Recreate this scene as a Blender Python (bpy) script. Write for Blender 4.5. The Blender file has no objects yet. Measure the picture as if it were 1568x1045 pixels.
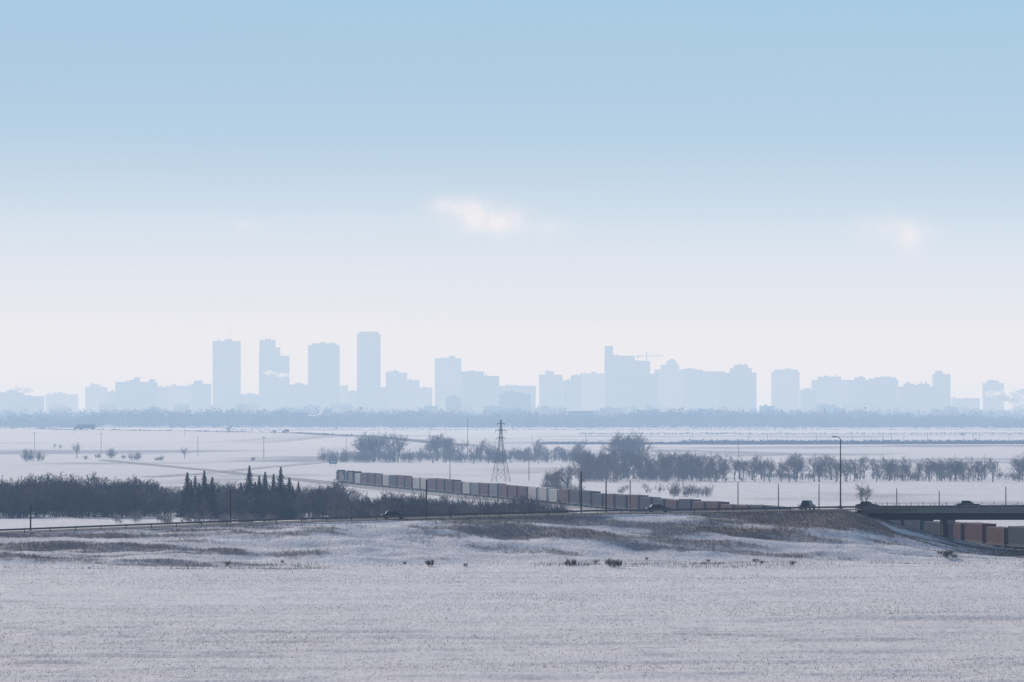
import bpy, math, random
import numpy as np
from mathutils import Vector, Matrix
random.seed(4); rng=np.random.default_rng(7)
F=8711.1; HZ=622.0; CH=25.0
sc=bpy.context.scene
# ------------------------------------------------------------ helpers
def GX(x,D): return (x-784.0)/F*D
def ZZ(y,D): return CH-(y-HZ)*D/F
T=[np.random.default_rng(100+i).random((256,256)) for i in range(8)]
def vn(x,y,s=0):
    t=T[s%8]; xi=np.floor(x).astype(int); yi=np.floor(y).astype(int)
    fx=x-xi; fy=y-yi; fx=fx*fx*(3-2*fx); fy=fy*fy*(3-2*fy)
    a=t[xi&255,yi&255]; b=t[(xi+1)&255,yi&255]; c=t[xi&255,(yi+1)&255]; d=t[(xi+1)&255,(yi+1)&255]
    return (a*(1-fx)+b*fx)*(1-fy)+(c*(1-fx)+d*fx)*fy
def fbm(x,y,o=4,s=0):
    r=0; a=.5; tot=0
    for i in range(o):
        r=r+a*vn(x*2**i+17.3*i,y*2**i+9.1*i,s+i); tot+=a; a*=.5
    return r/tot
def link(o,parent=None):
    sc.collection.objects.link(o)
    if parent: o.parent=parent
    return o
def empty(name,loc=(0,0,0),rz=0,parent=None):
    o=bpy.data.objects.new(name,None); o.location=loc; o.rotation_euler=(0,0,rz); o.empty_display_size=1
    return link(o,parent)
def fastmesh(name,V,Fa,mats=(),matidx=None,smooth=False):
    V=np.asarray(V,dtype=np.float32); Fa=np.asarray(Fa,dtype=np.int32)
    me=bpy.data.meshes.new(name); m,k=Fa.shape
    me.vertices.add(len(V)); me.vertices.foreach_set('co',V.ravel())
    me.loops.add(m*k); me.loops.foreach_set('vertex_index',Fa.ravel())
    me.polygons.add(m); me.polygons.foreach_set('loop_start',np.arange(0,m*k,k,dtype=np.int32))
    if smooth: me.polygons.foreach_set('use_smooth',np.ones(m,dtype=bool))
    if matidx is not None: me.polygons.foreach_set('material_index',np.asarray(matidx,dtype=np.int32))
    me.update(calc_edges=True)
    for a in mats: me.materials.append(a)
    return me
def fobj(name,V,Fa,mats,parent=None,matidx=None,smooth=False):
    return link(bpy.data.objects.new(name,fastmesh(name,V,Fa,mats,matidx,smooth)),parent)
class MB:
    def __init__(s): s.v=[]; s.f=[]; s.m=[]
    def box(s,x0,x1,y0,y1,z0,z1,m=0):
        n=len(s.v); s.v+=[(x0,y0,z0),(x1,y0,z0),(x1,y1,z0),(x0,y1,z0),(x0,y0,z1),(x1,y0,z1),(x1,y1,z1),(x0,y1,z1)]
        for f in [(0,3,2,1),(4,5,6,7),(0,1,5,4),(1,2,6,5),(2,3,7,6),(3,0,4,7)]:
            s.f.append(tuple(n+i for i in f)); s.m.append(m)
    def hexa(s,bot,top,m=0):
        n=len(s.v); k=len(bot); s.v+=list(bot)+list(top)
        s.f.append(tuple(n+i for i in reversed(range(k)))); s.m.append(m)
        s.f.append(tuple(n+k+i for i in range(k))); s.m.append(m)
        for i in range(k):
            j=(i+1)%k; s.f.append((n+i,n+j,n+k+j,n+k+i)); s.m.append(m)
    def cyl(s,p0,p1,r0,r1,m=0,k=8):
        p0=Vector(p0);p1=Vector(p1); d=(p1-p0).normalized()
        a=d.cross(Vector((0,0,1)) if abs(d.z)<.9 else Vector((1,0,0))).normalized(); b=d.cross(a)
        bot=[tuple(p0+(a*math.cos(t)+b*math.sin(t))*r0) for t in [2*math.pi*i/k for i in range(k)]]
        top=[tuple(p1+(a*math.cos(t)+b*math.sin(t))*r1) for t in [2*math.pi*i/k for i in range(k)]]
        s.hexa(bot,top,m)
    def prof(s,pts,y0,y1,m=0,inset=None):
        a=[(x,y0+(inset(z) if inset else 0),z) for x,z in pts]; b=[(x,y1-(inset(z) if inset else 0),z) for x,z in pts]
        s.hexa(a,b,m)
    def mesh(s,name,mats):
        me=bpy.data.meshes.new(name); me.from_pydata(s.v,[],s.f)
        for a in mats: me.materials.append(a)
        me.polygons.foreach_set('material_index',s.m); me.update(); return me
    def obj(s,name,mats,parent=None): return link(bpy.data.objects.new(name,s.mesh(name,mats)),parent)
def mat(name,col,rough=.8,var=.25,scale=1.5,spec=.2,col2=None,objrand=False,metal=0):
    m=bpy.data.materials.new(name); m.use_nodes=True; nt=m.node_tree; N=nt.nodes; L=nt.links
    b=N['Principled BSDF']; b.inputs['Roughness'].default_value=rough; b.inputs['Specular IOR Level'].default_value=spec; b.inputs['Metallic'].default_value=metal
    tc=N.new('ShaderNodeTexCoord'); no=N.new('ShaderNodeTexNoise'); no.inputs['Scale'].default_value=scale; no.inputs['Detail'].default_value=4
    L.new(tc.outputs['Object'],no.inputs['Vector'])
    mx=N.new('ShaderNodeMix'); mx.data_type='RGBA'
    c2=col2 or tuple(c*(1-var) for c in col)
    mx.inputs[6].default_value=(*col,1); mx.inputs[7].default_value=(*c2,1)
    if objrand:
        oi=N.new('ShaderNodeObjectInfo'); ad=N.new('ShaderNodeMath'); ad.operation='MULTIPLY_ADD'; ad.inputs[1].default_value=.5
        L.new(oi.outputs['Random'],ad.inputs[0]); 
        hl=N.new('ShaderNodeMath'); hl.operation='MULTIPLY'; hl.inputs[1].default_value=.5; L.new(no.outputs['Fac'],hl.inputs[0]); L.new(hl.outputs[0],ad.inputs[2])
        L.new(ad.outputs[0],mx.inputs[0])
    else: L.new(no.outputs['Fac'],mx.inputs[0])
    L.new(mx.outputs[2],b.inputs['Base Color']); return m
# ------------------------------------------------------------ terrain function
RX=[-3000,-400,-82.5,-46,-14.3,11.4,55.2,90,200,3000]
def road_y(X): return np.interp(X,RX,[800,880,917,925,932,938,950,956,975,1100])
def road_z(X): return np.interp(X,RX,[.3,1.0,4.47,5.75,6.6,7.15,7.6,7.75,7.2,.5])
def hw_y(X): return np.interp(X,[-4000,-423,-155,-97,0],[9000,4700,3900,3600,3300])
def hw_z(X): return np.interp(X,[-4000,-423,-155,-97,-15],[3,6.6,6.6,5.9,0])
def Hf(X,Y):
    X=np.asarray(X,float); Y=np.asarray(Y,float)
    ry=road_y(X); dy=Y-ry
    Wf=29+9*(fbm(X/26,X*0+3.3,3,1)-.5)
    t=1-np.clip(np.maximum((-dy-8)/Wf,(dy-8)/18),0,1)
    E=np.where(X<99,np.clip((91-X)/35,0,1)**1.6,np.clip((X-104)/20,0,1))
    pr=np.where(dy<0,t**1.25,t*t*(3-2*t))
    h=road_z(X)*pr*E
    rm=np.clip((np.abs(dy)-8)/4,0,1); rm=np.where((X>60)&(X<104),1,rm)
    near=np.clip(1-(Y-1100)/400,0,1)
    slope=np.clip(t*4,0,1)*rm
    h=h+slope*((fbm(X/11,Y/4.5,4,2)-.5)*1.7)*near*np.where(dy<0,1,.3)
    h=h+rm*(fbm(X/50,Y/40,3,3)-.5)*.55*near + rm*(fbm(X/5,Y/4,3,4)-.5)*.25*near
    dr=fbm(X/45,Y/9,3,5); h=h+rm*np.clip(dr-.56,0,1)*1.4*near
    d2=fbm(X/16,Y/5,3,1); h=h+rm*np.clip(d2-.58,0,.12)*2.4*np.clip((690-Y)/60,0,1)
    h=h+(1-near)*(fbm(X/150,Y/120,3,6)-.5)*.9
    hy=Y-hw_y(X); tt=1-np.clip(np.maximum(-hy/480-.02,(hy-14)/250),0,1); tt=tt*tt*(3-2*tt)
    h=h+hw_z(X)*tt*(X<0)
    return h
def H1(X,Y): return float(Hf(np.array([X]),np.array([Y]))[0])
_Ds=np.concatenate([np.arange(500,1100,1.0),np.arange(1100,3000,4.0),np.arange(3000,9000,15.0)])
def findD(x,y):
    py=HZ+(CH-Hf((x-784)/F*_Ds,_Ds))/_Ds*F
    i=np.argmax(py<=y); return float(_Ds[i])
def gp(x,y):
    D=findD(x,y); X=GX(x,D); return X,D,H1(X,D)
# ------------------------------------------------------------ materials
def snow_mat():
    m=bpy.data.materials.new('snow_ground'); m.use_nodes=True; nt=m.node_tree; N=nt.nodes; L=nt.links
    b=N['Principled BSDF']; b.inputs['Roughness'].default_value=.75; b.inputs['Specular IOR Level'].default_value=.15
    g=N.new('ShaderNodeNewGeometry')
    def noise(scale,sx,sy,det=4):
        mp=N.new('ShaderNodeMapping'); mp.inputs['Scale'].default_value=(sx,sy,1); L.new(g.outputs['Position'],mp.inputs['Vector'])
        n=N.new('ShaderNodeTexNoise'); n.inputs['Scale'].default_value=scale; n.inputs['Detail'].default_value=det; n.inputs['Roughness'].default_value=.62
        L.new(mp.outputs[0],n.inputs['Vector']); return n.outputs['Fac']
    def mr(v,a,b_,c=0,d=1):
        r=N.new('ShaderNodeMapRange'); r.inputs[1].default_value=a; r.inputs[2].default_value=b_; r.inputs[3].default_value=c; r.inputs[4].default_value=d
        L.new(v,r.inputs[0]); return r.outputs[0]
    def mth(op,a,b_):
        r=N.new('ShaderNodeMath'); r.operation=op
        for i,q in enumerate((a,b_)):
            if isinstance(q,(int,float)): r.inputs[i].default_value=q
            else: L.new(q,r.inputs[i])
        return r.outputs[0]
    def mix(f,a,b_):
        r=N.new('ShaderNodeMix'); r.data_type='RGBA'; L.new(f,r.inputs[0])
        for i,q in ((6,a),(7,b_)):
            if isinstance(q,tuple): r.inputs[i].default_value=(*q,1)
            else: L.new(q,r.inputs[i])
        return r.outputs[2]
    n1=noise(.35,1,.12); n2=noise(3.2,1,.07,5); n3=noise(.05,.35,1); n5=noise(.12,.5,1.6,5)
    c=mix(mr(n1,.35,.65),(.85,.82,.835),(.76,.735,.76))
    c=mix(mth('MULTIPLY',mr(n2,.49,.69),.56),c,(.41,.37,.38))
    c=mix(mth('MULTIPLY',mr(n3,.50,.66),.28),c,(.60,.57,.61))
    c=mix(mth('MULTIPLY',mr(n5,.56,.70),.5),c,(.46,.435,.47))
    at=N.new('ShaderNodeAttribute'); at.attribute_name='veg'
    n4=noise(1.1,1,.22,5)
    vf=mth('MULTIPLY',mr(mth('ADD',mth('MULTIPLY',at.outputs['Fac'],.75),mth('MULTIPLY',n4,.75)),.58,.90),.8)
    ab=N.new('ShaderNodeAttribute'); ab.attribute_name='brown'
    gc=mix(ab.outputs['Fac'],(.25,.24,.265),(.21,.148,.12))
    c=mix(vf,c,gc)
    L.new(c,b.inputs['Base Color'])
    bp=N.new('ShaderNodeBump'); bp.inputs['Strength'].default_value=.85; bp.inputs['Distance'].default_value=.17
    L.new(noise(1.6,1,.6,5),bp.inputs['Height']); L.new(bp.outputs[0],b.inputs['Normal'])
    return m
M_snow=snow_mat()
M_road=mat('asphalt',(.06,.06,.065),.85,.3,.6,col2=(.13,.13,.14))
M_paint=mat('road_paint',(.7,.7,.66),.6,.2)
M_steel=mat('galvanised_steel',(.30,.31,.33),.5,.3,spec=.5)
M_dark=mat('dark_metal',(.05,.05,.055),.6,.3)
M_conc=mat('concrete',(.22,.215,.21),.9,.3,.5)
M_wood=mat('weathered_pole_wood',(.09,.075,.065),.9,.4,3)
M_bark=mat('bare_twigs',(.105,.092,.088),.9,.2,.5,col2=(.24,.22,.21),objrand=True)
M_thick=mat('thicket_twigs',(.04,.038,.04),.9,.2,.5,col2=(.11,.098,.095),objrand=True)
M_shrub=mat('shrub_twigs',(.13,.10,.09),.9,.3,.5)
M_spruce=mat('spruce_needles',(.018,.027,.025),.9,.2,.8,col2=(.04,.05,.042))
M_stub=mat('stubble_straw',(.26,.215,.185),.9,.3,.3,col2=(.13,.11,.10))
M_dry=mat('dry_grass_blades',(.175,.155,.155),.9,.3,.08,col2=(.30,.27,.265))
M_dryb=mat('brown_grass_blades',(.18,.12,.09),.9,.3,.08,col2=(.25,.18,.14))
M_far=mat('distant_foliage',(.06,.05,.055),.95,.3,.02,col2=(.10,.09,.09))
M_glass=mat('tinted_glass',(.05,.06,.075),.35,.2,.02,spec=.5)
M_win=mat('facade_glazing',(.20,.205,.215),.5,.2,.02,spec=.3)
M_ball=mat('railway_ballast',(.16,.15,.15),.95,.3,1.2,col2=(.4,.4,.42))
# ------------------------------------------------------------ ground sheet
ys=np.concatenate([np.arange(-600,440,40),np.arange(440,1012,.75),np.arange(1012,2000,6),np.arange(2000,6200,28),np.geomspace(6200,45000,34)])
xi=np.arange(-112,112.1,.95); xo=np.arange(125,1000,16); xf=np.geomspace(1010,30000,18)
xs=np.concatenate([-xf[::-1],-xo[::-1],xi,xo,xf])
XX,YY=np.meshgrid(xs,ys); Zt=Hf(XX,YY)
nx,ny=len(xs),len(ys); V=np.stack([XX.ravel(),YY.ravel(),Zt.ravel()],1)
idx=np.arange(nx*ny).reshape(ny,nx)
Fa=np.stack([idx[:-1,:-1].ravel(),idx[:-1,1:].ravel(),idx[1:,1:].ravel(),idx[1:,:-1].ravel()],1)
def vegf(X,Y):
    dy=Y-road_y(X)
    a=np.clip((dy+45)/9,0,1)*np.clip((-5-dy)/3,0,1)
    up=np.clip((dy+29)/13,0,1)
    st=fbm(X/24,Y/3.0,4,2); s2=fbm(X/35,Y/5,3,5); s3=fbm(X/5,Y/2.5,3,6)
    v=a*(.16+.52*up+2.4*(st-.5)+1.4*(s2-.52)+.9*(s3-.5))
    for D0,w,s in ((617,1.4,3),(592,1.3,4),(700,1.0,5),(545,1.3,6)):
        q=np.abs(Y-D0-10*(fbm(X/70,X*0+s,2,s)-.5))
        v=v+np.clip(1-q/w,0,1)*(fbm(X/9,X*0+2*s,3,s)>.52)*.5
    v=v+(Y<905)*np.clip(1-np.abs(dy+50)/9,0,1)*np.clip(fbm(X/14,Y/4,3,7)-.44,0,1)*2.2
    b=(dy>8)*(Y<1500)*np.clip(fbm(X/30,Y/60,3,1)-.5,0,1)*1.6
    c=(Y>=1500)*(Y<6000)*np.clip(fbm(X/90,Y/200,4,5)-.49,0,1)*2.6
    d=(Y>6300)*.6
    return np.clip(v+b+c+d,0,1)
def brownf(X,Y):
    dy=Y-road_y(X)
    r=np.clip((X-20)/16,0,1)*np.clip((-6-dy)/3,0,1)*np.clip((dy+28)/10,0,1)
    return np.clip(r+.4*(fbm(X/20,Y/8,3,3)>.55),0,1)
gme=fastmesh('snow_ground',V,Fa,[M_snow],smooth=True)
for nm,fn in (('veg',vegf),('brown',brownf)):
    at=gme.attributes.new(nm,'FLOAT','POINT'); at.data.foreach_set('value',fn(XX,YY).ravel().astype(np.float32))
link(bpy.data.objects.new('snow_ground',gme))
# ------------------------------------------------------------ grass blades
def blades(name,X,Y,h,w,material,lean=.5):
    n=len(X); Z=Hf(X,Y)-.03; a=rng.random(n)*math.pi
    dx=np.cos(a)*w*.5; dy=np.sin(a)*w*.5
    lx=(rng.random(n)-.5)*lean*h; ly=(rng.random(n)-.5)*lean*h
    V=np.empty((n,3,3)); V[:,0]=np.stack([X-dx,Y-dy,Z],1); V[:,1]=np.stack([X+dx,Y+dy,Z],1); V[:,2]=np.stack([X+lx,Y+ly,Z+h],1)
    return fobj(name,V.reshape(-1,3),np.arange(3*n).reshape(n,3),[material])
n=270000; X=rng.uniform(-125,125,n); Y=rng.uniform(500,905,n)
Y=np.round(Y/.9)*.9+rng.normal(0,.12,n)
k=rng.random(n)<np.clip((fbm(X/40,Y/18,4,3)-.27)*2.1,.08,1)*np.where(Y>road_y(X)-44,0,1)
X,Y=X[k],Y[k]; blades('crop_stubble',X,Y,rng.uniform(.05,.24,len(X)),rng.uniform(.03,.09,len(X)),M_stub)
n=360000; X=rng.uniform(-140,100,n); Y=road_y(X)-rng.uniform(7.5,50,n)
v=vegf(X,Y); br=brownf(X,Y); k=rng.random(n)<np.clip(v*.75-.2+.3*br*(v>.3),0.015,.7); X,Y,br=X[k],Y[k],br[k]
isb=rng.random(len(X))<br*.85
for nm,q,mm in (('roadside_grass',~isb,M_dry),('brown_roadside_grass',isb,M_dryb)):
    x_,y_=X[q],Y[q]; blades(nm,x_,y_,rng.uniform(.12,.48,len(x_)),rng.uniform(.04,.11,len(x_)),mm,.9)
n=34000; X=rng.uniform(-110,90,n); Y=rng.uniform(868,905,n)
dens=np.exp(-((X-13)/9)**2)*.9+np.exp(-((X-33)/5)**2)*.6+np.exp(-((X-40)/4)**2)*.5+np.exp(-((X+36)/5)**2)*.35+.12
dens*=np.clip((fbm(X/5,Y/6,3,6)-.42)*4,0,1)*np.clip(1-np.abs(Y-885)/12,0,1)
k=rng.random(n)<dens; blades('tall_weeds',X[k],Y[k],rng.uniform(.3,1.1,k.sum()),rng.uniform(.05,.10,k.sum()),M_dry,.8)
# ------------------------------------------------------------ ribbons (roads)
def ribbon(name,pts,half,zoff,material,off=0,parent=None,zf=None):
    pts=np.array(pts,float); d=np.gradient(pts,axis=0); d/=np.linalg.norm(d,axis=1)[:,None]+1e-9
    nrm=np.stack([-d[:,1],d[:,0]],1)
    A=pts+nrm*(off-half); B=pts+nrm*(off+half)
    zc=(zf(pts[:,0]) if zf else np.maximum(np.maximum(Hf(A[:,0],A[:,1]),Hf(B[:,0],B[:,1])),Hf(pts[:,0],pts[:,1])))+zoff
    V=np.concatenate([np.column_stack([A,zc]),np.column_stack([B,zc])]); n=len(pts); i=np.arange(n-1)
    return fobj(name,V,np.stack([i,i+1,n+i+1,n+i],1),[material],parent)
rx=np.concatenate([np.arange(-600,-130,10),np.arange(-130,200,1.5),np.arange(200,600,10)])
rp=np.column_stack([rx,road_y(rx)])
ribbon('highway_road',rp,6.5,.12,M_road,zf=road_z)
hl=empty('lane_markings')
ribbon('edge_line_near',rp,.08,.124,M_paint,off=-5.6,zf=road_z,parent=hl)
ribbon('edge_line_far',rp,.08,.124,M_paint,off=5.6,zf=road_z,parent=hl)
ribbon('centre_line',rp,.08,.124,M_paint,zf=road_z,parent=hl)
g=MB()
for x0 in np.arange(-130,150,4.0):
    y0=float(road_y(x0))-7.1; y1=float(road_y(x0+4))-7.1; z0=float(road_z(x0))+.1; z1=float(road_z(x0+4))+.1
    g.cyl((x0,y0,z0-.4),(x0,y0,z0+.75),.07,.07,1,6)
    g.hexa([(x0,y0-.05,z0+.42),(x0+4,y1-.05,z1+.42),(x0+4,y1+.02,z1+.42),(x0,y0+.02,z0+.42)],[(x0,y0-.05,z0+.72),(x0+4,y1-.05,z1+.72),(x0+4,y1+.02,z1+.72),(x0,y0+.02,z0+.72)],0)
g.obj('guard_rail',[mat('dull_rail_steel',(.13,.13,.14),.7,.3),M_wood])
hx=np.arange(-1500,-15,12.0); ribbon('distant_highway',np.column_stack([hx,hw_y(hx)+8]),7,.25,M_road)
def imgroad(name,pp,half):
    P=[gp(a,b)[:2] for a,b in pp]; P=np.array(P); t=np.linspace(0,len(P)-1,len(P)*12)
    X=np.interp(t,range(len(P)),P[:,0]); Y=np.interp(t,range(len(P)),P[:,1])
    ribbon(name,np.column_stack([X,Y]),half,.12,M_slush)
M_slush=mat('snowy_road',(.30,.30,.31),.85,.3,.08,col2=(.66,.65,.67))
imgroad('side_road',[(230,731),(330,724),(420,715),(480,709),(520,705),(600,698),(700,694)],4)
ribbon('cross_road',[(x,3720+.05*x) for x in np.arange(-10,1500,15.0)],8,.6,M_road)
ribbon('section_road',[(x,4700+.1*x) for x in np.arange(20,2000,30.0)],10,.5,M_road)
# ------------------------------------------------------------ vegetation prototypes
def segs_mesh(name,S,material,k=3):
    P0=np.array([s[0] for s in S]); P1=np.array([s[1] for s in S]); r0=np.array([s[2] for s in S]); r1=np.array([s[3] for s in S])
    d=P1-P0; d/=np.linalg.norm(d,axis=1)[:,None]+1e-9
    up=np.where(np.abs(d[:,2:3])<.9,np.array([[0,0,1.]]),np.array([[1.,0,0]]))
    a=np.cross(d,up); a/=np.linalg.norm(a,axis=1)[:,None]; b=np.cross(d,a); n=len(S)
    V=np.empty((n,2*k,3))
    for i in range(k):
        t=2*math.pi*i/k; o=a*math.cos(t)+b*math.sin(t)
        V[:,i]=P0+o*r0[:,None]; V[:,k+i]=P1+o*r1[:,None]
    base=(np.arange(n)*2*k)[:,None]
    Fs=[base+np.array([[i,(i+1)%k,k+(i+1)%k,k+i]]) for i in range(k)]
    return fastmesh(name,V.reshape(-1,3),np.concatenate(Fs),[material])
def grow(S,p,d,L,r,lev,maxlev,kids,ang,rr,up=.12,minr=.022):
    nseg=4 if lev==0 else (3 if lev<2 else 2); pts=[p]; q=p; dd=d
    for i in range(nseg):
        dd=dd+np.array([rr.gauss(0,.13),rr.gauss(0,.13),rr.gauss(0,.08)+up*.5]); dd/=np.linalg.norm(dd)
        q2=q+dd*L/nseg; ra=max(r*(1-.7*i/nseg),minr); rb=max(r*(1-.7*(i+1)/nseg),minr*.7)
        S.append((q,q2,ra,rb)); pts.append(q2); q=q2
    if lev>=maxlev: return
    n=kids[lev]
    for j in range(n):
        t=(.3 if lev else .2)+.7*(j+rr.random())/n; t=min(t,.999); f=t*nseg; i=int(f); pt=pts[i]+(pts[i+1]-pts[i])*(f-i)
        az=rr.random()*2*math.pi; a=ang*(.7+.6*rr.random())
        u=np.cross(dd,[0.3,.8,.1]); u/=np.linalg.norm(u); w=np.cross(dd,u)
        nd=dd*math.cos(a)+(u*math.cos(az)+w*math.sin(az))*math.sin(a); nd[2]+=up; nd/=np.linalg.norm(nd)
        grow(S,pt,nd,L*(.64-.22*t)*(.75+.55*rr.random())*(1 if lev else 1.2),max(r*.5,minr),lev+1,maxlev,kids,ang,rr,up,minr)
def tree_proto(seed,h,material,kids=(8,5,4,2),ang=.75,minr=.024,mx=4):
    rr=random.Random(seed); S=[]; grow(S,np.zeros(3),np.array([rr.gauss(0,.06),rr.gauss(0,.06),1.]),h*.78,h*.03,0,mx,kids,ang,rr,.15,minr)
    zt=max(s[1][2] for s in S); f=h/zt
    S=[(a*f,b*f,c,d) for a,b,c,d in S]; return segs_mesh('tree_branches_%d'%seed,S,material)
def bush_proto(seed,h,w,material,stems=12,kids=(5,5,3),minr=.025,mx=3):
    rr=random.Random(seed); S=[]
    for i in range(stems):
        a=rr.random()*6.28; ro=rr.random()*w*.45
        d=np.array([math.cos(a)*rr.uniform(.1,.7),math.sin(a)*rr.uniform(.1,.7),1.]); d/=np.linalg.norm(d)
        grow(S,np.array([math.cos(a)*ro,math.sin(a)*ro,-.1]),d,h*rr.uniform(.4,.85),.05*h/5,0,mx,kids,.55,rr,.12,minr)
    zt=max(s[1][2] for s in S); f=h/zt; S=[(a*f,b*f,c,d) for a,b,c,d in S]
    return segs_mesh('bush_stems_%d'%seed,S,material)
TR=[tree_proto(10+i,10,M_bark,ang=.62+.07*i,minr=.030) for i in range(6)]
BU=[bush_proto(30+i,5,5,M_bark,stems=8,kids=(5,3,2),minr=.028) for i in range(4)]
TH=[bush_proto(40+i,6,5,M_thick,stems=10,kids=(5,4,2),minr=.034) for i in range(5)]
TD=[tree_proto(50+i,9,M_thick,kids=(9,5,4,2),minr=.034) for i in range(3)]
TL=[tree_proto(54+i,9,M_bark,kids=(9,5,4,2),minr=.028) for i in range(3)]
SH=[bush_proto(60+i,1,1,M_shrub,stems=13,kids=(5,4,2),minr=.008) for i in range(3)]
def inst(me,name,X,Y,s,parent=None,sz=None,z=None):
    o=bpy.data.objects.new(name,me); o.location=(X,Y,(H1(X,Y) if z is None else z)); o.rotation_euler=(0,0,random.random()*6.28)
    o.scale=(s,s,sz or s); return link(o,parent)
R=random.Random(9)
def mass(name,protos,base_h,x0,x1,D0,D1,n,h0,h1,hfun=None,wide=1.0):
    e=empty(name)
    for i in range(n):
        D=R.uniform(D0,D1); x=R.uniform(x0,x1); X=GX(x,D)
        h=R.uniform(h0,h1)*(hfun(x) if hfun else 1)
        if h<.6: continue
        me=R.choice(protos); s=h/base_h
        inst(me,'tree',X,D,s*wide,e,sz=s)
    return e
def hv(x): return .97+.3*(float(fbm(np.array([x/24.]),np.array([1.3]),3,2)[0])-.5)*2*.8
mass('thicket',TH,6,-250,232,1262,1420,330,4.6,8.3,hv,1.1)
mass('thicket',TH,6,232,300,1270,1400,38,3.4,6.4,hv,1.1)
mass('thicket',TD,9,-250,232,1290,1400,60,6.5,9.8)
mass('thicket_tree',TL,9,-250,350,1262,1310,44,5.0,8.6)
mass('thicket',TH,6,300,520,1255,1400,155,3.6,7.0,hv,1.1)
mass('thicket',TD,9,330,520,1290,1380,16,5.5,8)
mass('thicket_tree',TL,9,330,540,1258,1290,24,4.5,7.2)
mass('thicket',BU+TH,5.5,515,700,1180,1265,105,3.8,6.4,hv)
mass('thicket',BU+TH,5.5,690,870,1180,1265,80,3.2,5.4,hv)
mass('shrub_band',BU,5,180,520,1180,1240,55,1.2,2.8)
# spruces
def spruce_proto(seed,h):
    rr=random.Random(seed); V=[];Fq=[]
    def tri(a,b,c): n=len(V); V.extend([a,b,c]); Fq.append((n,n+1,n+2))
    for k in range(5):
        t0=6.283*k/5; t1=6.283*(k+1)/5; tri((.16*math.cos(t0),.16*math.sin(t0),0),(.16*math.cos(t1),.16*math.sin(t1),0),(0,0,h))
    z=.4
    while z<h*.985:
        f=1-z/h; R0=h*.27*(f**.95)+.04; nb=int(7+8*f); off=rr.random()
        for b in range(nb):
            a=6.283*(b+off+.4*rr.random())/nb; r=R0*rr.uniform(.5,1.25); dr=-.22*r
            m=int(5+12*f)
            for j in range(m):
                t=(j+.7)/m; cx=math.cos(a)*r*t; cy=math.sin(a)*r*t; cz=z+dr*t+.1*r*t*t; w=(.15+.31*(1-t*.7))*(.32+.9*f)
                ph=rr.random()*6.283
                p=(cx+rr.gauss(0,.04),cy+rr.gauss(0,.04),cz+rr.uniform(0,.1))
                tri(p,(cx+math.cos(a+ph)*w*1.5,cy+math.sin(a+ph)*w*1.5,cz-rr.uniform(.1,.45)*(.4+f)),(cx+math.cos(a+ph+1.1)*w*1.3,cy+math.sin(a+ph+1.1)*w*1.3,cz-rr.uniform(.1,.35)))
        z+=.29+.14*f
    return fastmesh('spruce_%d'%seed,np.array(V),np.array(Fq),[M_spruce])
SP=[spruce_proto(70+i,10) for i in range(4)]
for i,(x,yt,D) in enumerate([(287,722,1275),(299,727,1300),(313,719,1266),(325,729,1270),(335,741,1300),(382,711,1266),(397,727,1275),(406,721,1300),(419,724,1290),(430,713,1264),(443,730,1275),(457,736,1290),(369,738,1300),(293,734,1268),(448,742,1264),(391,736,1262),(305,738,1262),(319,740,1264)]):
    X=GX(x,D); z=H1(X,D); h=ZZ(yt,D)-z
    o=bpy.data.objects.new('spruce_tree',SP[i%4]); o.location=(X,D,z); o.scale=(h/10*R.uniform(.85,1.2),)*2+(h/10,); o.rotation_euler=(0,0,i*1.3); link(o)
# right tree row, clusters
mass('tree_row',TR,10,1105,1900,1860,1960,150,6.0,9.6,lambda x:1+.1*math.sin(x/60))
mass('hedge_row',BU,5,1105,1900,1870,1960,120,2.0,4.4)
mass('tree_cluster',TR,10,885,1110,1880,2000,50,8,12,lambda x:1-.25*((x-960)/150)**2)
mass('shrub_band',BU,5,885,1110,1860,2000,85,3.5,6.5)
mass('shrub_band',BU,5,490,900,2480,2700,160,3,6.8)
mass('tree_cluster',TR,10,548,612,2500,2640,13,10,14.5)
mass('tree_cluster',TR,10,640,705,2500,2640,10,9,14)
mass('tree_cluster',TR,10,715,890,2450,2640,16,6,11)
mass('tree_cluster',TR,10,935,995,2300,2500,12,12,15.5)
mass('shrub_band',BU,5,835,892,1600,1660,10,3,5.5); mass('tree_cluster',TR,10,842,888,1600,1650,7,7.0,9.4)
mass('shrub_band',BU,5,1030,1088,1560,1620,14,2.5,4.5); mass('shrub_band',BU,5,930,1030,1620,1700,8,1.5,3)
mass('shrub_band',BU,5,1210,1232,1310,1330,3,1.5,2.6); mass('shrub_band',BU,5,1270,1300,1310,1330,4,1.5,2.3)
for x,yt,yb in [(1318,737,778),(1326,742,778),(283,683,704),(118,676,702),(93,680,690),(350,650,664),(84,679,688)]:
    D=min(findD(x,yb),1400) if yb>770 else findD(x,yb); X=GX(x,D); z=H1(X,D); h=ZZ(yt,D)-z
    inst(TR[R.randrange(5)],'bare_tree',X,D,h/10)
for x,w,yt,yb in [(42,14,686,707),(58,14,688,707),(168,12,685,702),(208,14,688,706),(247,8,697,706),(150,8,694,702),(190,6,696,703),(386,6,698,706),(420,6,658,664),(240,6,700,706),(130,8,697,704)]:
    X,D,z=gp(x,yb); h=ZZ(yt,D)-z
    for j in range(3): 
        o=inst(BU[j],'roadside_shrub',X+R.uniform(-1,1)*w*.3*D/F,D+R.uniform(-4,4),h/5*R.uniform(.8,1.05),z=z)
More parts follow.
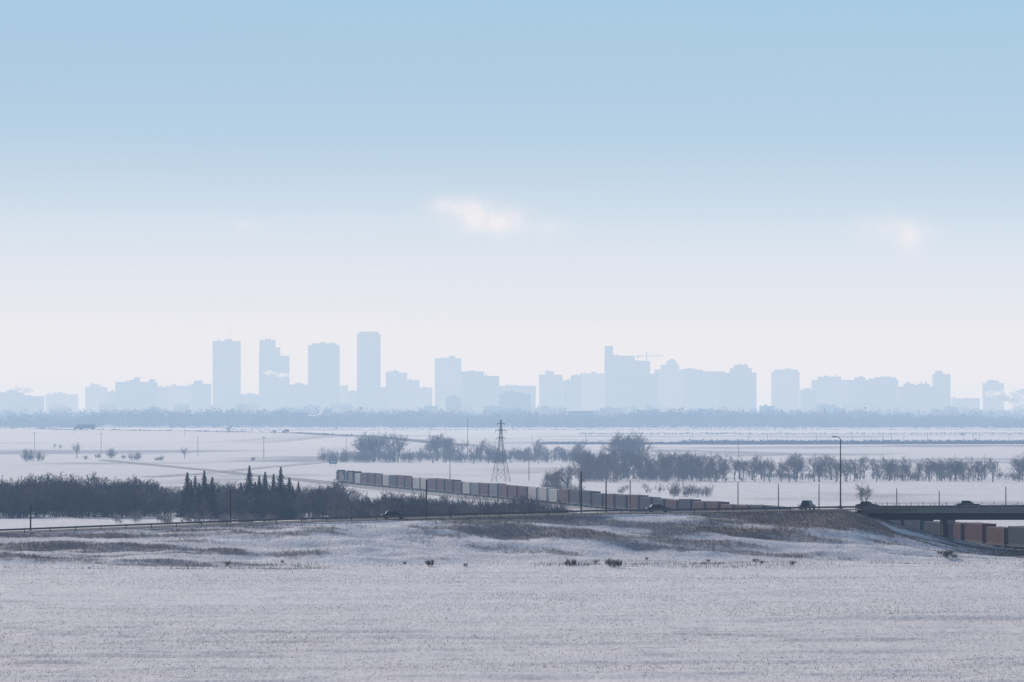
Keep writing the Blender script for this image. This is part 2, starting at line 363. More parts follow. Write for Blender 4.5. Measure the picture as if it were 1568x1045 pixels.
for x,h,y in [(137,.4,872),(348,.9,868),(432,.5,864),(620,.6,865),(657,1.3,868),(658,1.0,866),(712,.7,869),(873,1.4,868),(878,1.0,866),(912,.8,864),(935,1.4,868),(946,1.2,868),(942,1.5,870),(1085,.6,862),(1157,.8,862),(1166,.7,864),(1214,.9,866),(1440,.8,852),(1448,1.6,855),(1455,1.2,854),(1462,.9,856),(990,.5,858)]:
    X,D,z=gp(x,y); inst(R.choice(SH),'small_shrub',X,D,h*.95,z=z,sz=h)
# ------------------------------------------------------------ distant tree line / hedges
def clumps(name,C,material,ntri,size):
    C=np.array(C); n=len(C); P=rng.normal(size=(n,ntri,3)); P/=np.linalg.norm(P,axis=2)[:,:,None]; P*=rng.random((n,ntri,1))**.4
    ctr=np.stack([C[:,0],C[:,1],C[:,2]+C[:,3]*.5],1)[:,None]+P*np.stack([C[:,4],C[:,4],C[:,3]*.5],1)[:,None]
    V=ctr[:,:,None]+rng.normal(0,1,(n,ntri,3,3))*size
    V=V.reshape(-1,3); return fobj(name,V,np.arange(len(V)).reshape(-1,3),[material])
C=[]
for i in range(6200):
    X=R.uniform(-1300,1300) if i<5000 else R.uniform(-5000,5000); Y=R.uniform(6450,7400); hh=float(fbm(np.array([X/90.]),np.array([Y/300]),4,2)[0])
    C.append((X,Y,0,(7+28*max(hh-.25,0))*R.uniform(.75,1.2),R.uniform(5,9)))
clumps('distant_tree_line',C,M_far,38,1.4)
C=[]
for i in range(1800):
    X=R.uniform(-1500,1500); Y=R.uniform(7500,8800); C.append((X,Y,0,R.uniform(10,24),R.uniform(5,9)))
clumps('suburb_trees',C,M_far,32,1.4)
C=[(X,3690+.05*X+R.uniform(-3,3),0,R.uniform(1.8,3.2) if X>110 else R.uniform(.5,1.8),R.uniform(1.5,3)) for X in np.arange(20,900,.5)]
clumps('roadside_hedge',C,M_far,32,.45)
C=[(X,4990+R.uniform(-10,10),0,R.uniform(.6,2.2),3) for X in np.arange(60,1400,3.0)]+[(X,5900+R.uniform(-10,10)+.1*X,0,R.uniform(.4,2.4),5) for X in np.arange(-300,1400,4.)]
clumps('field_hedge',C,M_far,16,.5)
C=[(X,float(hw_y(X))-R.uniform(5,16),H1(X,float(hw_y(X))-10),R.uniform(.3,1.2),2.5) for X in np.random.default_rng(3).uniform(-700,-20,90)]
clumps('highway_verge_bushes',C,M_far,14,.4)
# ------------------------------------------------------------ railway & train
def rail_x(D): return 57.5+(1150-D)*.168
rl=[(rail_x(D),D) for D in np.arange(700,2600,5.0)]
pts=np.array(rl); V=[];Fq=[]
for i,(x,y) in enumerate(rl):
    for o,z in ((-5,-.3),(-2.6,.42),(2.6,.42),(5,-.3)): V.append((x+o,y,z-(.0 if y>960 else .9)))
for i in range(len(rl)-1):
    for j in range(3): a=i*4+j; Fq.append((a,a+1,a+5,a+4))
rw=empty('railway_track'); fobj('ballast_bed',V,Fq,[M_ball],rw)
for nm,o in (('rail_left',-.72),('rail_right',.72)):
    q=MB()
    for i in range(0,len(rl)-6,6):
        (xa,ya),(xb,yb)=rl[i],rl[i+6]
        q.hexa([(xa+o-.04,ya,.42),(xa+o+.04,ya,.42),(xb+o+.04,yb,.42),(xb+o-.04,yb,.42)],[(xa+o-.04,ya,.58),(xa+o+.04,ya,.58),(xb+o+.04,yb,.58),(xb+o-.04,yb,.58)])
    q.obj(nm,[M_steel],rw)
cols=[('maroon',(.10,.036,.038)),('white',(.44,.43,.44)),('grey',(.17,.175,.19)),('navy',(.025,.034,.06)),('rust',(.12,.055,.045)),('teal',(.035,.05,.065))]
CM=[]
for nm,c in cols:
    cm=mat('container_paint_'+nm,c,.6,.35,.4); q=MB(); L=12.2; w=1.22
    q.box(-w,w,0,L,1.0,3.95,0)
    for t in np.arange(.3,L,.55): 
        q.box(-w-.05,-w,t,t+.28,1.2,3.8,0); q.box(w,w+.05,t,t+.28,1.2,3.8,0)
    for yy in (-.03,L-.12):
        for s in (-1,1): q.box(s*w-.08,s*w+.08,yy,yy+.15,1.0,4.0,1)
    for s in (-1,1): q.box(s*.6-.03,s*.6+.03,-.06,0,1.1,3.8,1)
    q.box(-1.3,1.3,-1.0,L+1.0,.72,.96,1)
    q.box(-.3,.3,-1.5,L+1.5,.62,.8,1)
    for t in (.8,2.6,L-2.6,L-.8):
        for s in (-1,1): q.cyl((s*.65,t,.4),(s*.8,t,.4),.42,.42,1,10)
    for t in (1.7,L-1.7): q.box(-.95,.95,t-1.3,t+1.3,.38,.7,1)
    CM.append(q.mesh('container_car_'+nm,[cm,M_dark]))
tr=empty('freight_train'); ang=math.atan(.168); D=905.; i=0
while D<1775:
    if D>1390: c=R.choice([0,1,4,1,2,4,3,1,0,1])
    else: c=R.choice([3,0,3,0,3,5,4,0])
    o=bpy.data.objects.new('container_car',CM[c]); o.location=(rail_x(D),D,.2); o.rotation_euler=(0,0,ang); o.scale=(1,1,R.choice([1,1,1.06,.96]))
    link(o,tr); D+=15.3*math.cos(ang); i+=1
q=MB()
for y0 in (0,22):
    q.box(-1.5,1.5,y0,y0+20,1.1,1.5,1); q.box(-1.0,1.0,y0+1,y0+14.5,1.5,4.0,0)
    q.prof([(-1.5,1.5),(1.5,1.5),(1.5,4.1),(1.1,4.5),(-1.1,4.5),(-1.5,4.1)],0,0.001)
    q.hexa([(-1.5,y0+14.5,1.5),(1.5,y0+14.5,1.5),(1.5,y0+17.3,1.5),(-1.5,y0+17.3,1.5)],[(-1.2,y0+14.6,4.5),(1.2,y0+14.6,4.5),(1.2,y0+17.1,4.5),(-1.2,y0+17.1,4.5)],0)
    q.box(-.8,.8,y0+17.3,y0+19.6,1.5,2.9,0); q.box(-1.3,1.3,y0+2,y0+5,3.3,4.2,0)
    q.box(-1.51,1.51,y0+15.2,y0+16.7,3.2,3.9,2)
    for t in (2,4,6,14,16,18):
        for s in (-1,1): q.cyl((s*.7,y0+t,.5),(s*.9,y0+t,.5),.5,.5,1,10)
    q.box(-1.2,1.2,y0+7.5,y0+12.5,.45,1.1,1)
lo=q.obj('locomotive',[mat('locomotive_paint',(.03,.03,.035),.5,.4),M_dark,M_glass],tr); lo.location=(rail_x(D),D,.1); lo.rotation_euler=(0,0,ang)
# ------------------------------------------------------------ bridge
br=empty('highway_bridge'); q=MB()
ya,yb=945.5,962.5
q.box(58,127,ya,yb,7.25,7.72,0)
for y in np.arange(ya+.6,yb,2.6): q.box(58.5,126.5,y,y+.5,6.15,7.25,1); q.box(58.5,126.5,y-.15,y+.65,6.05,6.15,1)
q.box(58,127,ya-.15,ya+.2,7.2,8.1,0); q.box(58,127,yb-.2,yb+.15,7.2,8.1,0)
q.obj('deck_and_girders',[M_conc,mat('girder_steel',(.04,.045,.06),.6,.3)],br)
q=MB()
for x in np.arange(59.5,127,2.0): q.box(x-.05,x+.05,ya-.05,ya+.05,8.1,8.75); q.box(x-.05,x+.05,yb-.05,yb+.05,8.1,8.75)
for z in (8.4,8.72): q.box(59.2,126.8,ya-.09,ya-.05,z,z+.07); q.box(59.2,126.8,yb+.05,yb+.09,z,z+.07)
q.obj('railing',[M_steel],br); q=MB()
for x in (73.0,106.5):
    q.box(x-.7,x+.7,ya+.3,yb-.3,5.3,6.04)
    for y in (947.5,952,956.5,961): q.cyl((x,y,-.8),(x,y,5.3),.5,.45,0,14)
q.obj('piers',[M_conc],br); q=MB()
q.box(56.6,59.2,ya,yb,0,7.2); q.box(125.8,128.4,ya,yb,0,7.2); q.obj('abutments',[M_conc],br)
# ------------------------------------------------------------ vehicles
def car(name,X,Y,z,rz,col,suv=False,s=1):
    e=empty(name,(X,Y,z),rz); b=MB(); w=.92; h=.25 if suv else 0
    b.prof([(-2.3,.35),(2.25,.35),(2.32,.6),(2.2,.82),(1.2,.95+h*.3),(-1.7,.98+h*.5),(-2.3,.9+h*.4),(-2.38,.6)],-w,w,0)
    rt=1.45+h*1.3; rear=-2.15 if suv else -1.65
    b.hexa([(rear,-w+.05,.96),(1.15,-w+.05,.92),(1.15,w-.05,.92),(rear,w-.05,.96)],[(rear+.35,-w+.25,rt),(.35,-w+.25,rt),(.35,w-.25,rt),(rear+.35,w-.25,rt)],1)
    b.hexa([(rear+.33,-w+.22,rt-.02),(.38,-w+.22,rt-.02),(.38,w-.22,rt-.02),(rear+.33,w-.22,rt-.02)],[(rear+.45,-w+.32,rt+.05),(.25,-w+.32,rt+.05),(.25,w-.32,rt+.05),(rear+.45,w-.32,rt+.05)],0)
    b.obj('body',[mat('car_paint',col,.35,.15,spec=.5),M_glass],e).scale=(s,s,s); q=MB()
    for x in (-1.45,1.4):
        for y in (-1,1): q.cyl((x,y*.72,.33),(x,y*.95,.33),.34,.34,0,14); q.cyl((x,y*.95,.33),(x,y*.965,.33),.2,.2,1,10)
    q.obj('wheels',[mat('tyre_rubber',(.02,.02,.02),.9),M_steel],e).scale=(s,s,s); return e
def on_road(x,off=0):
    X=GX(x,930); 
    for _ in range(4): X=GX(x,float(road_y(X))+off)
    return X,float(road_y(X))+off,float(road_z(X))+.13
for x,off,c,suv in [(603,-2.5,(.03,.035,.045),False),(1482,2.5,(.03,.03,.035),False),(1328,3.0,(.05,.05,.06),False),(1008,3.5,(.10,.105,.115),False)]:
    X,Y,z=on_road(x,off); car('car',X,Y,z,0.12 if x<1290 else .08,c,suv,.85)
def semi(name,X,Y,z,rz,s=1,col=(.05,.06,.08),box=11.0):
    e=empty(name,(X,Y,z),rz); e.scale=(s,s,s); q=MB()
    q.box(-box/2,box/2,-1.28,1.28,1.15,4.0,0)
    for t in np.arange(-box/2+.4,box/2,1.2): q.box(t,t+.08,-1.31,-1.28,1.2,3.95,0)
    q.obj('trailer',[mat('trailer_paint',(.12,.13,.15),.5,.2)],e); q=MB(); c=box/2+.7
    q.prof([(c,.7),(c+5,.7),(c+5.1,1.6),(c+3.4,1.9),(c+2.7,3.1),(c+2.2,3.8),(c,3.9)],-1.2,1.2,0)
    q.hexa([(c+2.75,-1.0,1.95),(c+3.42,-1.0,1.95),(c+3.42,1.0,1.95),(c+2.75,1.0,1.95)],[(c+2.6,-1.0,3.0),(c+2.78,-1.0,3.0),(c+2.78,1.0,3.0),(c+2.6,1.0,3.0)],1)
    q.cyl((c-.1,1.1,1),(c-.1,1.1,4.2),.08,.08,1); q.obj('cab',[mat('cab_paint',col,.4,.2,spec=.5),M_glass],e); q=MB()
    for x in (-box/2+1,-box/2+2.3,box/2-.6,box/2+.7,c+4):
        for y in (-1,1): q.cyl((x,y*.9,.5),(x,y*1.22,.5),.5,.5,0,12)
    q.box(-box/2,c+4.8,-.5,.5,.75,1.1,0); q.obj('chassis_and_wheels',[M_dark],e)
X,Y,z=on_road(1237,3.5); car('van',X,Y,z,1.25,(.04,.045,.06),True,.85)
X=GX(167,4660); semi('semi_truck',X,float(hw_y(X))+8,H1(X,float(hw_y(X))+8)+.4,2.9)
X=GX(437,3900); car('car',X,float(hw_y(X))+8,H1(X,float(hw_y(X))+8)+.4,2.9,(.05,.06,.07),True)
X=GX(1465,4800); car('car',X,4700+.1*X,H1(X,4700+.1*X)+.7,.1,(.06,.07,.08),True)
# ------------------------------------------------------------ poles, lamp, sign, pylon
def upole(X,Y,z,h,arm=True,name='utility_pole'):
    q=MB(); q.cyl((0,0,-.3),(0,0,h),.15,.1,0,8)
    if arm:
        q.box(-1.1,1.1,-.06,.06,h-.75,h-.6,0)
        for x in (-1,-.4,.4,1): q.cyl((x,0,h-.6),(x,0,h-.4),.05,.04,1,6)
    o=q.obj(name,[M_wood,M_steel]); o.location=(X,Y,z); o.rotation_euler=(0,0,R.uniform(-.3,.3)); return o
for x,yt in [(47,770),(353,748),(653,733),(890,720),(928,735)]:
    X,Y,z=on_road(x,9.5); upole(X,Y,z-.2,ZZ(yt,Y)-z,False)
for x,yt in [(1130,738),(1192,741),(1254,741),(1373,748),(1438,752),(1540,745),(965,735),(1600,745)]:
    D=1290; X=GX(x,D); upole(X,D,H1(X,D),ZZ(yt,D)-H1(X,D),False)
for x,yt,yb in [(53,662,690),(113,650,664),(155,663,694),(183,640,658),(283,655,668),(303,667,699),(387,650,664),(404,668,703),(716,640,700),(530,668,690),(689,706,738),(810,700,736),(1131,676,700)]:
    X,D,z=gp(x,yb); upole(X,D,z,ZZ(yt,D)-z,x in (404,155,53))
for x in [815,897,1060,1145,1148,1175,1205,1250,1305,1352,1365,1384,1420,1475,1490,1500,1545]:
    D=3700+.05*GX(x,3700); X=GX(x,D); upole(X,D,H1(X,D),ZZ(R.uniform(662,667),D),False)
X,Y,z=on_road(1287,8.5); e=empty('street_lamp',(X,Y,z)); q=MB(); hh=ZZ(673,Y)-z
q.cyl((0,0,-.4),(0,0,hh),.14,.08,0,10); q.cyl((0,0,-.4),(0,0,.5),.28,.24,0,8)
pp=[(0,0,hh),(-.25,0,hh+.3),(-.5,-.1,hh+.4),(-.9,-.3,hh+.45)]
for a,b in zip(pp,pp[1:]): q.cyl(a,b,.06,.05,0,8)
q.obj('pole',[M_dark],e); q=MB(); q.hexa([(-1.5,-.5,hh+.35),(-.8,-.5,hh+.35),(-.8,-.15,hh+.35),(-1.5,-.15,hh+.35)],[(-1.4,-.42,hh+.52),(-.85,-.42,hh+.55),(-.85,-.22,hh+.55),(-1.4,-.22,hh+.52)]); q.obj('lamp_head',[M_steel],e)
X,D,z=gp(510,716); e=empty('road_sign',(X,D,z)); q=MB(); q.box(-1.6,1.6,-.04,.02,1.4,3.2,0); q.box(-1.5,1.5,-.06,-.045,1.5,1.56,1); q.box(-1.5,1.5,-.06,-.045,3.04,3.1,1); q.box(-1.1,.9,-.06,-.045,2.1,2.45,1); q.obj('panel',[mat('sign_green',(.02,.16,.12),.5,.1),M_paint],e)
q=MB(); q.cyl((-1,.1,-.2),(-1,.1,3.1),.07,.07); q.cyl((1,.1,-.2),(1,.1,3.1),.07,.07); q.obj('posts',[M_steel],e)
# lattice pylon
D=1880; X=GX(767,D); hp=ZZ(643,D); e=empty('transmission_tower',(X,D,H1(X,D)),.35); q=MB()
def wid(z): return 2.0*(1-z/(hp*.62))+.5 if z<hp*.62 else .5*(1-(z-hp*.62)/(hp*.38))+.08
zs=[0,3.8,7.2,10.0,hp*.62,hp*.74,hp*.86,hp]
for a,b in zip(zs,zs[1:]):
    wa,wb=wid(a),wid(b); ca=[(-wa,-wa,a),(wa,-wa,a),(wa,wa,a),(-wa,wa,a)]; cb=[(-wb,-wb,b),(wb,-wb,b),(wb,wb,b),(-wb,wb,b)]
    for i in range(4):
        j=(i+1)%4; q.cyl(ca[i],cb[i],.085,.085,0,5); q.cyl(ca[i],cb[j],.04,.04,0,4); q.cyl(ca[j],cb[i],.04,.04,0,4); q.cyl(cb[i],cb[j],.04,.04,0,4)
q.obj('lattice_legs',[M_dark],e); q=MB()
for z,w in ((hp*.7,1.6),(hp*.82,1.9),(hp*.93,1.4)):
    for s in (-1,1):
        for y in (-.3,.3): q.cyl((0,y,z+.45),(s*w,0,z),.05,.05,0,4); q.cyl((0,y,z),(s*w,0,z),.05,.05,0,4)
        q.cyl((s*w,0,z),(s*w,0,z-.7),.06,.06,0,6)
q.obj('cross_arms',[M_dark],e)
# ------------------------------------------------------------ city skyline
M_f=[mat('facade_'+n,c,.8,.15,.02) for n,c in (('concrete',(.30,.285,.275)),('brick',(.26,.21,.185)),('stone',(.33,.31,.295)),('dark',(.2,.2,.21)))]
def building(name,tiers,D,depth=35,fm=None,pent=True,extra=None):
    fm=fm or R.choice(M_f); x0=min(t[0] for t in tiers); x1=max(t[1] for t in tiers); cx=GX((x0+x1)/2,D)
    e=empty(name,(cx,D,0)); body=MB(); band=MB(); roof=MB()
    for i,(a,b,y) in enumerate(tiers):
        X0=GX(a,D)-cx+.31*i; X1=GX(b,D)-cx-.31*i; z=ZZ(y,D); Y0=1.7*i; Y1=depth-1.7*i
        body.box(X0,X1,Y0,Y1,0,z,0)
        zz=4.2
        while zz<z-1.5: band.box(X0-.3,X1+.3,Y0-.3,Y1+.3,zz,zz+1.7,0); zz+=3.8
        npier=max(2,int((X1-X0)/6)); 
        for k in range(npier+1):
            px=X0+(X1-X0)*k/npier; band.box(px-.45,px+.45,Y0-.42,Y0-.31,0,z-.1,0)
        roof.box(X0-.4,X1+.4,Y0-.5,Y0-.1,z,z+1.1,0); roof.box(X0-.4,X1+.4,Y1+.1,Y1+.5,z,z+1.1,0)
        roof.box(X0-.4,X0-.05,Y0-.1,Y1+.1,z,z+1.1,0); roof.box(X1+.05,X1+.4,Y0-.1,Y1+.1,z,z+1.1,0)
        if pent and X1-X0>14: 
            k=R.uniform(.2,.5); wv=(X1-X0)*R.uniform(.15,.3); roof.box(X0+(X1-X0)*k,X0+(X1-X0)*k+wv,Y0+6,Y0+14,z,z+R.uniform(2,4.5),0)
            k=R.uniform(.05,.85); roof.box(X0+(X1-X0)*k,X0+(X1-X0)*k+2.5,Y0+4,Y0+8,z,z+R.uniform(2,5),0)
    body.obj('glazed_walls',[M_win],e); band.obj('spandrels_and_piers',[fm],e)
    if extra: extra(roof,cx,D)
    roof.obj('roof_parapet_and_penthouse',[fm],e); return e
def ant(xpx,yt,yb):
    def f(r,cx,D): X=GX(xpx,D)-cx; r.cyl((X,10,ZZ(yb,D)-1),(X,10,ZZ(yt,D)),.5,.25,0,6)
    return f
building('office_tower',[(326,367,523.5)],10050,40,M_f[0],extra=ant(352,503,522))
building('office_tower',[(397,442,546),(397,428,533),(397,421,521.5)],10100,38,M_f[2],extra=ant(408,515,521))
building('office_tower',[(472,519,530),(477,515,527)],9950,40,M_f[3])
building('office_tower',[(547,582,512.5),(550,579,509)],10000,38,M_f[1],pent=False)
A='apartment_building'; O='office_building'
L=[(O,[(0,35,602),(10,25,599)]),(A,[(34,66,608)]),(A,[(70,118,605),(80,100,603)]),(A,[(131,163,594),(137,152,590)]),(O,[(177,240,586),(205,213,579),(228,237,582)]),
(A,[(240,255,594)]),(O,[(255,294,592)]),(A,[(293,322,589),(297,309,584)]),(O,[(442,471,590),(452,462,588)]),(A,[(519,532,592)]),(A,[(591,623,572),(597,611,569.5)]),(O,[(622,642,583),(640,662,595)]),
(A,[(666,706,550),(687,697,546)]),(O,[(706,764,577),(706,741,570)]),(O,[(764,820,592)]),(A,[(826,861,575),(835,848,570)]),(O,[(862,882,584),(874,890,576)]),(O,[(888,926,573)]),
('hotel_building',[(926,995,554),(926,972,546),(926,939,531)]),(A,[(995,1008,574)]),('domed_legislature',[(1003,1045,567),(1012,1040,560),(1022,1035,553)]),(O,[(1045,1110,570),(1046,1066,566)]),(A,[(1100,1158,572),(1118,1151,565),(1124,1146,560)]),
(A,[(1182,1224,571),(1186,1222,567)]),(O,[(1226,1250,598)]),(A,[(1244,1297,583),(1253,1288,578)]),(O,[(1297,1375,583),(1310,1325,579),(1340,1373,579)]),(O,[(1375,1431,593),(1385,1400,589),(1405,1424,589)]),(A,[(1430,1455,574),(1434,1443,569)]),
(O,[(1458,1500,611)]),(A,[(1506,1537,588),(1512,1530,584)]),(A,[(1553,1585,599)]),(O,[(1600,1660,590)]),(A,[(1700,1740,575)]),(O,[(-60,-15,600)]),(A,[(-140,-100,590)]),(A,[(532,547,600)]),(O,[(367,397,605)]),(A,[(163,178,601)]),(O,[(583,592,594)])]
for n_,t in L:
    pk=None
    if n_=='domed_legislature':
        def pk(r,cx,D):
            X0,X1=GX(1019,D)-cx,GX(1038,D)-cx; r.hexa([(X0,4,ZZ(557,D)),(X1,4,ZZ(557,D)),(X1,24,ZZ(557,D)),(X0,24,ZZ(557,D))],[((X0+X1)/2-2,12,ZZ(550,D)),((X0+X1)/2+2,12,ZZ(550,D)),((X0+X1)/2+2,16,ZZ(550,D)),((X0+X1)/2-2,16,ZZ(550,D))])
        n_='office_building'
    building(n_,t,R.uniform(9700,10600),R.uniform(22,40),extra=pk)
building('apartment_building',[(765,812,604),(771,800,602)],8700,25,M_f[1]); building('apartment_building',[(683,705,609)],8700,20,M_f[1])
D=10200; e=empty('tower_crane',(GX(990,D),D,0)); q=MB(); zt=ZZ(546,D); q.cyl((0,0,0),(0,0,zt+7),1.0,1.0,0,4); q.box(-18,30,-.7,.7,zt,zt+1.4); q.cyl((0,0,zt+7),(28,0,zt+1.4),.25,.25,0,4); q.cyl((0,0,zt+7),(-16,0,zt+1.4),.25,.25,0,4); q.box(-18,-13,-1,1,zt-3,zt); q.obj('mast_and_jib',[M_steel],e)
q=MB()
for i in range(900):
    D=R.uniform(7900,9900); X=R.uniform(-1700,1700) if i<700 else R.uniform(-4500,4500); w=R.uniform(8,32); d=R.uniform(10,25)
    h=R.uniform(6,14) if R.random()<.6 else R.uniform(14,32)*(D/10000)
    if h<9:
        q.box(X,X+w,D,D+d,0,h-2,0); q.hexa([(X-.4,D-.4,h-2),(X+w+.4,D-.4,h-2),(X+w+.4,D+d+.4,h-2),(X-.4,D+d+.4,h-2)],[(X+1,D+d/2-.1,h+1.5),(X+w-1,D+d/2-.1,h+1.5),(X+w-1,D+d/2+.1,h+1.5),(X+1,D+d/2+.1,h+1.5)],1)
    else:
        q.box(X,X+w,D,D+d,0,h,0); q.box(X+w*.3,X+w*.5,D+3,D+7,h,h+2.2,0); q.box(X+.5,X+w-.5,D+.5,D+d-.5,h,h+.25,1)
        for z in np.arange(2,h-2,3.4): q.box(X+1,X+w-1,D-.08,D-.02,z,z+1.4,2)
M_roofs=mat('snowy_roof',(.7,.7,.72),.8,.1); q.obj('low_rise_buildings',[M_f[3],M_roofs,M_glass])
for a,b,yt in [(185,232,640),(458,508,635),(870,910,627),(5,50,640)]:
    D=6900; X0,X1=GX(a,D),GX(b,D); z=ZZ(yt,D); e=empty('warehouse',((X0+X1)/2,D,0)); w=(X1-X0)/2; q=MB()
    q.box(-w,w,0,40,0,z-2,0)
    for k in range(5): q.box(-w+w*2*(k+.3)/5,-w+w*2*(k+.6)/5,-.1,-.02,0,min(4,z-5),2)
    q.hexa([(-w-.5,-.5,z-2),(w+.5,-.5,z-2),(w+.5,40.5,z-2),(-w-.5,40.5,z-2)],[(-w,19.5,z),(w,19.5,z),(w,20.5,z),(-w,20.5,z)],1); q.obj('walls_and_roof',[M_f[3],M_roofs,M_dark],e)
def steam_mat():
    m=bpy.data.materials.new('steam'); m.use_nodes=True; nt=m.node_tree; N=nt.nodes; L=nt.links; N.clear()
    o=N.new('ShaderNodeOutputMaterial'); mx=N.new('ShaderNodeMixShader'); t=N.new('ShaderNodeBsdfTransparent'); d=N.new('ShaderNodeBsdfTranslucent'); d.inputs[0].default_value=(.95,.93,.93,1)
    lw=N.new('ShaderNodeLayerWeight'); lw.inputs[0].default_value=.5; mr=N.new('ShaderNodeMapRange'); mr.inputs[1].default_value=.8; mr.inputs[2].default_value=0; mr.inputs[3].default_value=0; mr.inputs[4].default_value=.30
    L.new(lw.outputs['Facing'],mr.inputs[0]); L.new(mr.outputs[0],mx.inputs[0]); L.new(t.outputs[0],mx.inputs[1]); L.new(d.outputs[0],mx.inputs[2]); L.new(mx.outputs[0],o.inputs[0]); return m
M_st=steam_mat()
import bmesh
bm=bmesh.new(); bmesh.ops.create_icosphere(bm,subdivisions=2,radius=1); sm=bpy.data.meshes.new('steam_puff'); bm.to_mesh(sm); bm.free(); sm.materials.append(M_st)
for p in sm.polygons: p.use_smooth=True
for x,y,dx,dy,n_,s in [(405,569,36,8,14,3.0),(1512,603,50,14,20,6),(20,592,45,10,14,4.5),(1540,597,30,16,12,5)]:
    e=empty('steam_plume'); D=9500
    for k in range(n_):
        t=k/n_; o=bpy.data.objects.new('puff',sm); o.location=(GX(x+dx*t+R.uniform(-3,3),D),D+R.uniform(-8,8),ZZ(y+dy*t+R.uniform(-3,3),D)); r=s*(.6+.9*R.random()); o.scale=(r*1.7,r,r*.9); link(o,e)
# ------------------------------------------------------------ haze volumes (homogeneous), scattered light put in as emission
SIG=np.array([.84,1.31,2.05])*1e-4; SS=np.array([.885,.865,.90]); HT=340.; YMIN=620.; YMAX=13000.
def haze(name,b,sig,S):
    m=bpy.data.materials.new(name); m.use_nodes=True; nt=m.node_tree; N=nt.nodes; L=nt.links; N.clear()
    o=N.new('ShaderNodeOutputMaterial'); ab=N.new('ShaderNodeVolumeAbsorption'); em=N.new('ShaderNodeEmission'); ad=N.new('ShaderNodeAddShader')
    d=max(sig); ab.inputs['Density'].default_value=d; ab.inputs['Color'].default_value=(*[1-s/d for s in sig],1)
    E=sig*S; k=max(E); em.inputs['Color'].default_value=(*(E/k),1); em.inputs['Strength'].default_value=k
    L.new(ab.outputs[0],ad.inputs[0]); L.new(em.outputs[0],ad.inputs[1]); L.new(ad.outputs[0],o.inputs['Volume'])
    q=MB(); q.box(*b); q.obj(name,[m])
haze('haze',(-7000,7000,YMIN,YMAX,-30,HT),SIG,SS)
haze('glowing_mist',(-5000,5000,7900,11000,-20,165),np.array([.9,.9,.9])*1e-4,np.array([.87,.885,.94]))  # self-glowing layer added around the city to whiten the buildings
# ------------------------------------------------------------ world
EL=math.radians(28); AZ=math.radians(-38)
w=bpy.data.worlds.new('World'); sc.world=w; w.use_nodes=True; nt=w.node_tree; N=nt.nodes; L=nt.links; bg=N['Background']; bg.inputs[1].default_value=1
sky=N.new('ShaderNodeTexSky'); sky.sky_type='NISHITA'; sky.sun_disc=False; sky.sun_elevation=EL; sky.sun_rotation=AZ; sky.dust_density=1.0
def math_(op,a,b=None,c=None):
    r=N.new('ShaderNodeMath'); r.operation=op
    for i,q in enumerate((a,b,c)):
        if q is None: continue
        if isinstance(q,(int,float)): r.inputs[i].default_value=q
        else: L.new(q,r.inputs[i])
    return r.outputs[0]
tc=N.new('ShaderNodeTexCoord'); sp=N.new('ShaderNodeSeparateXYZ'); L.new(tc.outputs['Generated'],sp.inputs[0])
az=math_('DIVIDE',sp.outputs[0],math_('MAXIMUM',math_('ABSOLUTE',sp.outputs[1]),.02)); z=sp.outputs[2]
nz=N.new('ShaderNodeTexNoise'); nz.inputs['Scale'].default_value=14; nz.inputs['Detail'].default_value=3
mp=N.new('ShaderNodeMapping'); mp.inputs['Scale'].default_value=(1,1,3); L.new(tc.outputs['Generated'],mp.inputs[0]); L.new(mp.outputs[0],nz.inputs['Vector'])
zz=math_('ADD',z,math_('MULTIPLY',math_('SUBTRACT',nz.outputs['Fac'],.5),math_('MULTIPLY',z,.15)))
zz=math_('ADD',zz,math_('MULTIPLY',az,math_('MULTIPLY',z,.5)))
def lin(c): c=np.array(c)/255.; return np.where(c<.04045,c/12.92,((c+.055)/1.055)**2.4)
tg=[(-900,(130,175,216)),(-400,(150,190,222)),(0,(169,203,227)),(100,(175,204,228)),(200,(183,208,229)),(260,(194,214,232)),(310,(205,220,235)),(350,(214,226,238)),(400,(223,229,239)),(460,(230,232,240)),(520,(235,234,239)),(580,(233,233,240)),(622,(226,232,242))]
ty=np.array([t[0] for t in tg]); tcx=np.array([lin(t[1]) for t in tg])
rp_=N.new('ShaderNodeValToRGB'); ZR=.18; stops=[]
for y in [622,600,580,550,520,490,460,430,412,398,384,365,340,315,290,265,235,200,150,100,50,0,-100,-200,-400,-650,-900]:
    el=(HZ-y)/F; Lp=max(min((HT-CH)/max(math.sin(el),1e-4),YMAX/math.cos(el))-YMIN,100); Tt=np.exp(-SIG*Lp)
    tgt=np.array([np.interp(y,ty,tcx[:,i]) for i in range(3)]); c=np.clip((tgt-SS*(1-Tt))/Tt,0.02,1.6); stops.append((el/ZR,c))
els=rp_.color_ramp.elements
while len(els)<len(stops): els.new(.5)
for e_,(p,c) in zip(els,stops): e_.position=p
for e_,(p,c) in zip(els,stops): e_.color=(*[float(v) for v in c],1)
L.new(math_('DIVIDE',zz,ZR),rp_.inputs[0])
cl=None
cn=N.new('ShaderNodeTexNoise'); cn.inputs['Scale'].default_value=170; cn.inputs['Detail'].default_value=8; cn.inputs['Roughness'].default_value=.6
L.new(tc.outputs['Generated'],cn.inputs['Vector'])
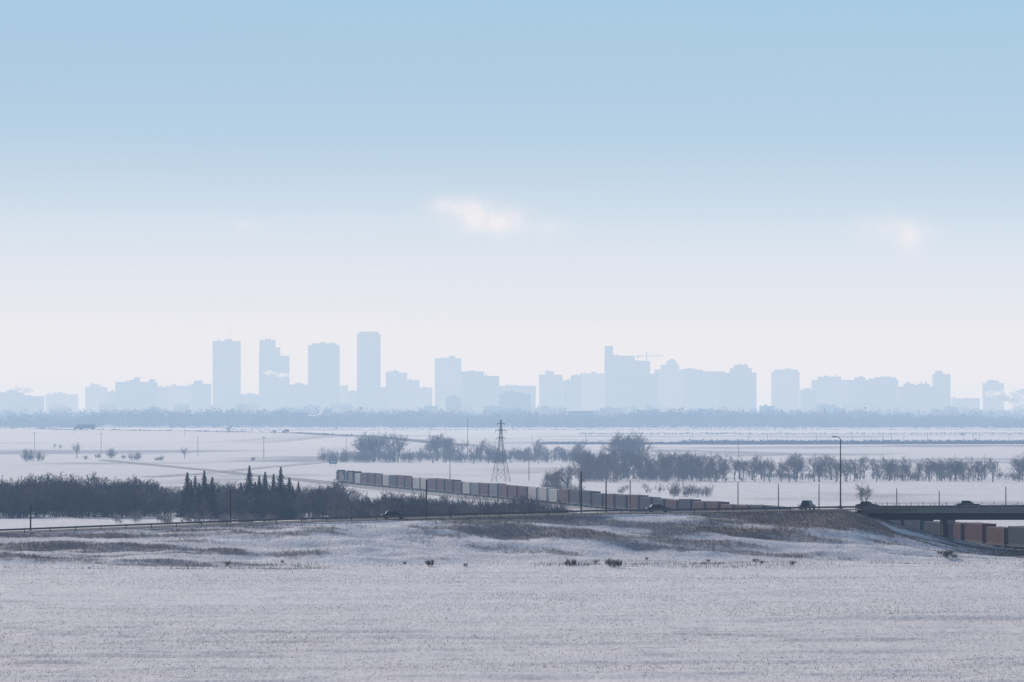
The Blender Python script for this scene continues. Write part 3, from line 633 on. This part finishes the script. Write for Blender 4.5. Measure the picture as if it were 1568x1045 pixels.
for x,y,wx,wy,s in [(722,326,46,20,.95),(765,342,46,18,.75),(835,350,32,12,.4),(1368,352,42,17,.7),(1395,372,26,22,.4),(378,345,22,8,.35),(690,316,26,12,.45)]:
    a=math_('DIVIDE',math_('SUBTRACT',az,(x-784)/F),wx/F); b=math_('DIVIDE',math_('SUBTRACT',z,(HZ-y)/F),wy/F)
    r2=math_('ADD',math_('MULTIPLY',a,a),math_('MULTIPLY',b,b)); gss=math_('MULTIPLY',math_('POWER',2.718,math_('MULTIPLY',r2,-.9)),s)
    cl=gss if cl is None else math_('ADD',cl,gss)
cf=math_('MULTIPLY',cl,math_('MAXIMUM',math_('MULTIPLY_ADD',cn.outputs['Fac'],3.0,-.75),0)); cf=math_('MINIMUM',cf,.9)
cf=math_('MULTIPLY',cf,math_('GREATER_THAN',sp.outputs[1],0))
cmx=N.new('ShaderNodeMix'); cmx.data_type='RGBA'; cmx.blend_type='ADD'; L.new(cf,cmx.inputs[0]); L.new(rp_.outputs[0],cmx.inputs[6]); cmx.inputs[7].default_value=(.50,.36,.24,1)
sk=N.new('ShaderNodeMix'); sk.data_type='RGBA'; sk.blend_type='MULTIPLY'; sk.inputs[0].default_value=1; L.new(sky.outputs[0],sk.inputs[6]); sk.inputs[7].default_value=(.1,.1,.1,1)
fx=N.new('ShaderNodeMapRange'); fx.interpolation_type='SMOOTHSTEP'; fx.inputs[1].default_value=.09; fx.inputs[2].default_value=.2; L.new(z,fx.inputs[0])
fm=N.new('ShaderNodeMix'); fm.data_type='RGBA'; L.new(fx.outputs[0],fm.inputs[0]); L.new(cmx.outputs[2],fm.inputs[6]); L.new(sk.outputs[2],fm.inputs[7]); L.new(fm.outputs[2],bg.inputs[0])
# ------------------------------------------------------------ sun & camera
sd=bpy.data.lights.new('sun','SUN'); sd.energy=2.8; sd.angle=math.radians(.5); sd.color=(1,.93,.87); so=bpy.data.objects.new('sun',sd); link(so)
dirv=Vector((math.sin(AZ)*math.cos(EL),math.cos(AZ)*math.cos(EL),math.sin(EL))); so.rotation_euler=dirv.to_track_quat('Z','Y').to_euler(); so.location=(0,0,300)
cd=bpy.data.cameras.new('camera'); cd.lens=200; cd.sensor_width=36; cd.clip_start=1; cd.clip_end=80000; co=bpy.data.objects.new('camera',cd); link(co)
co.location=(0,0,CH); co.rotation_euler=(math.pi/2+math.atan((HZ-522.5)/F),0,0); sc.camera=co
sc.view_settings.view_transform='Standard'; sc.view_settings.look='None'; sc.view_settings.exposure=0
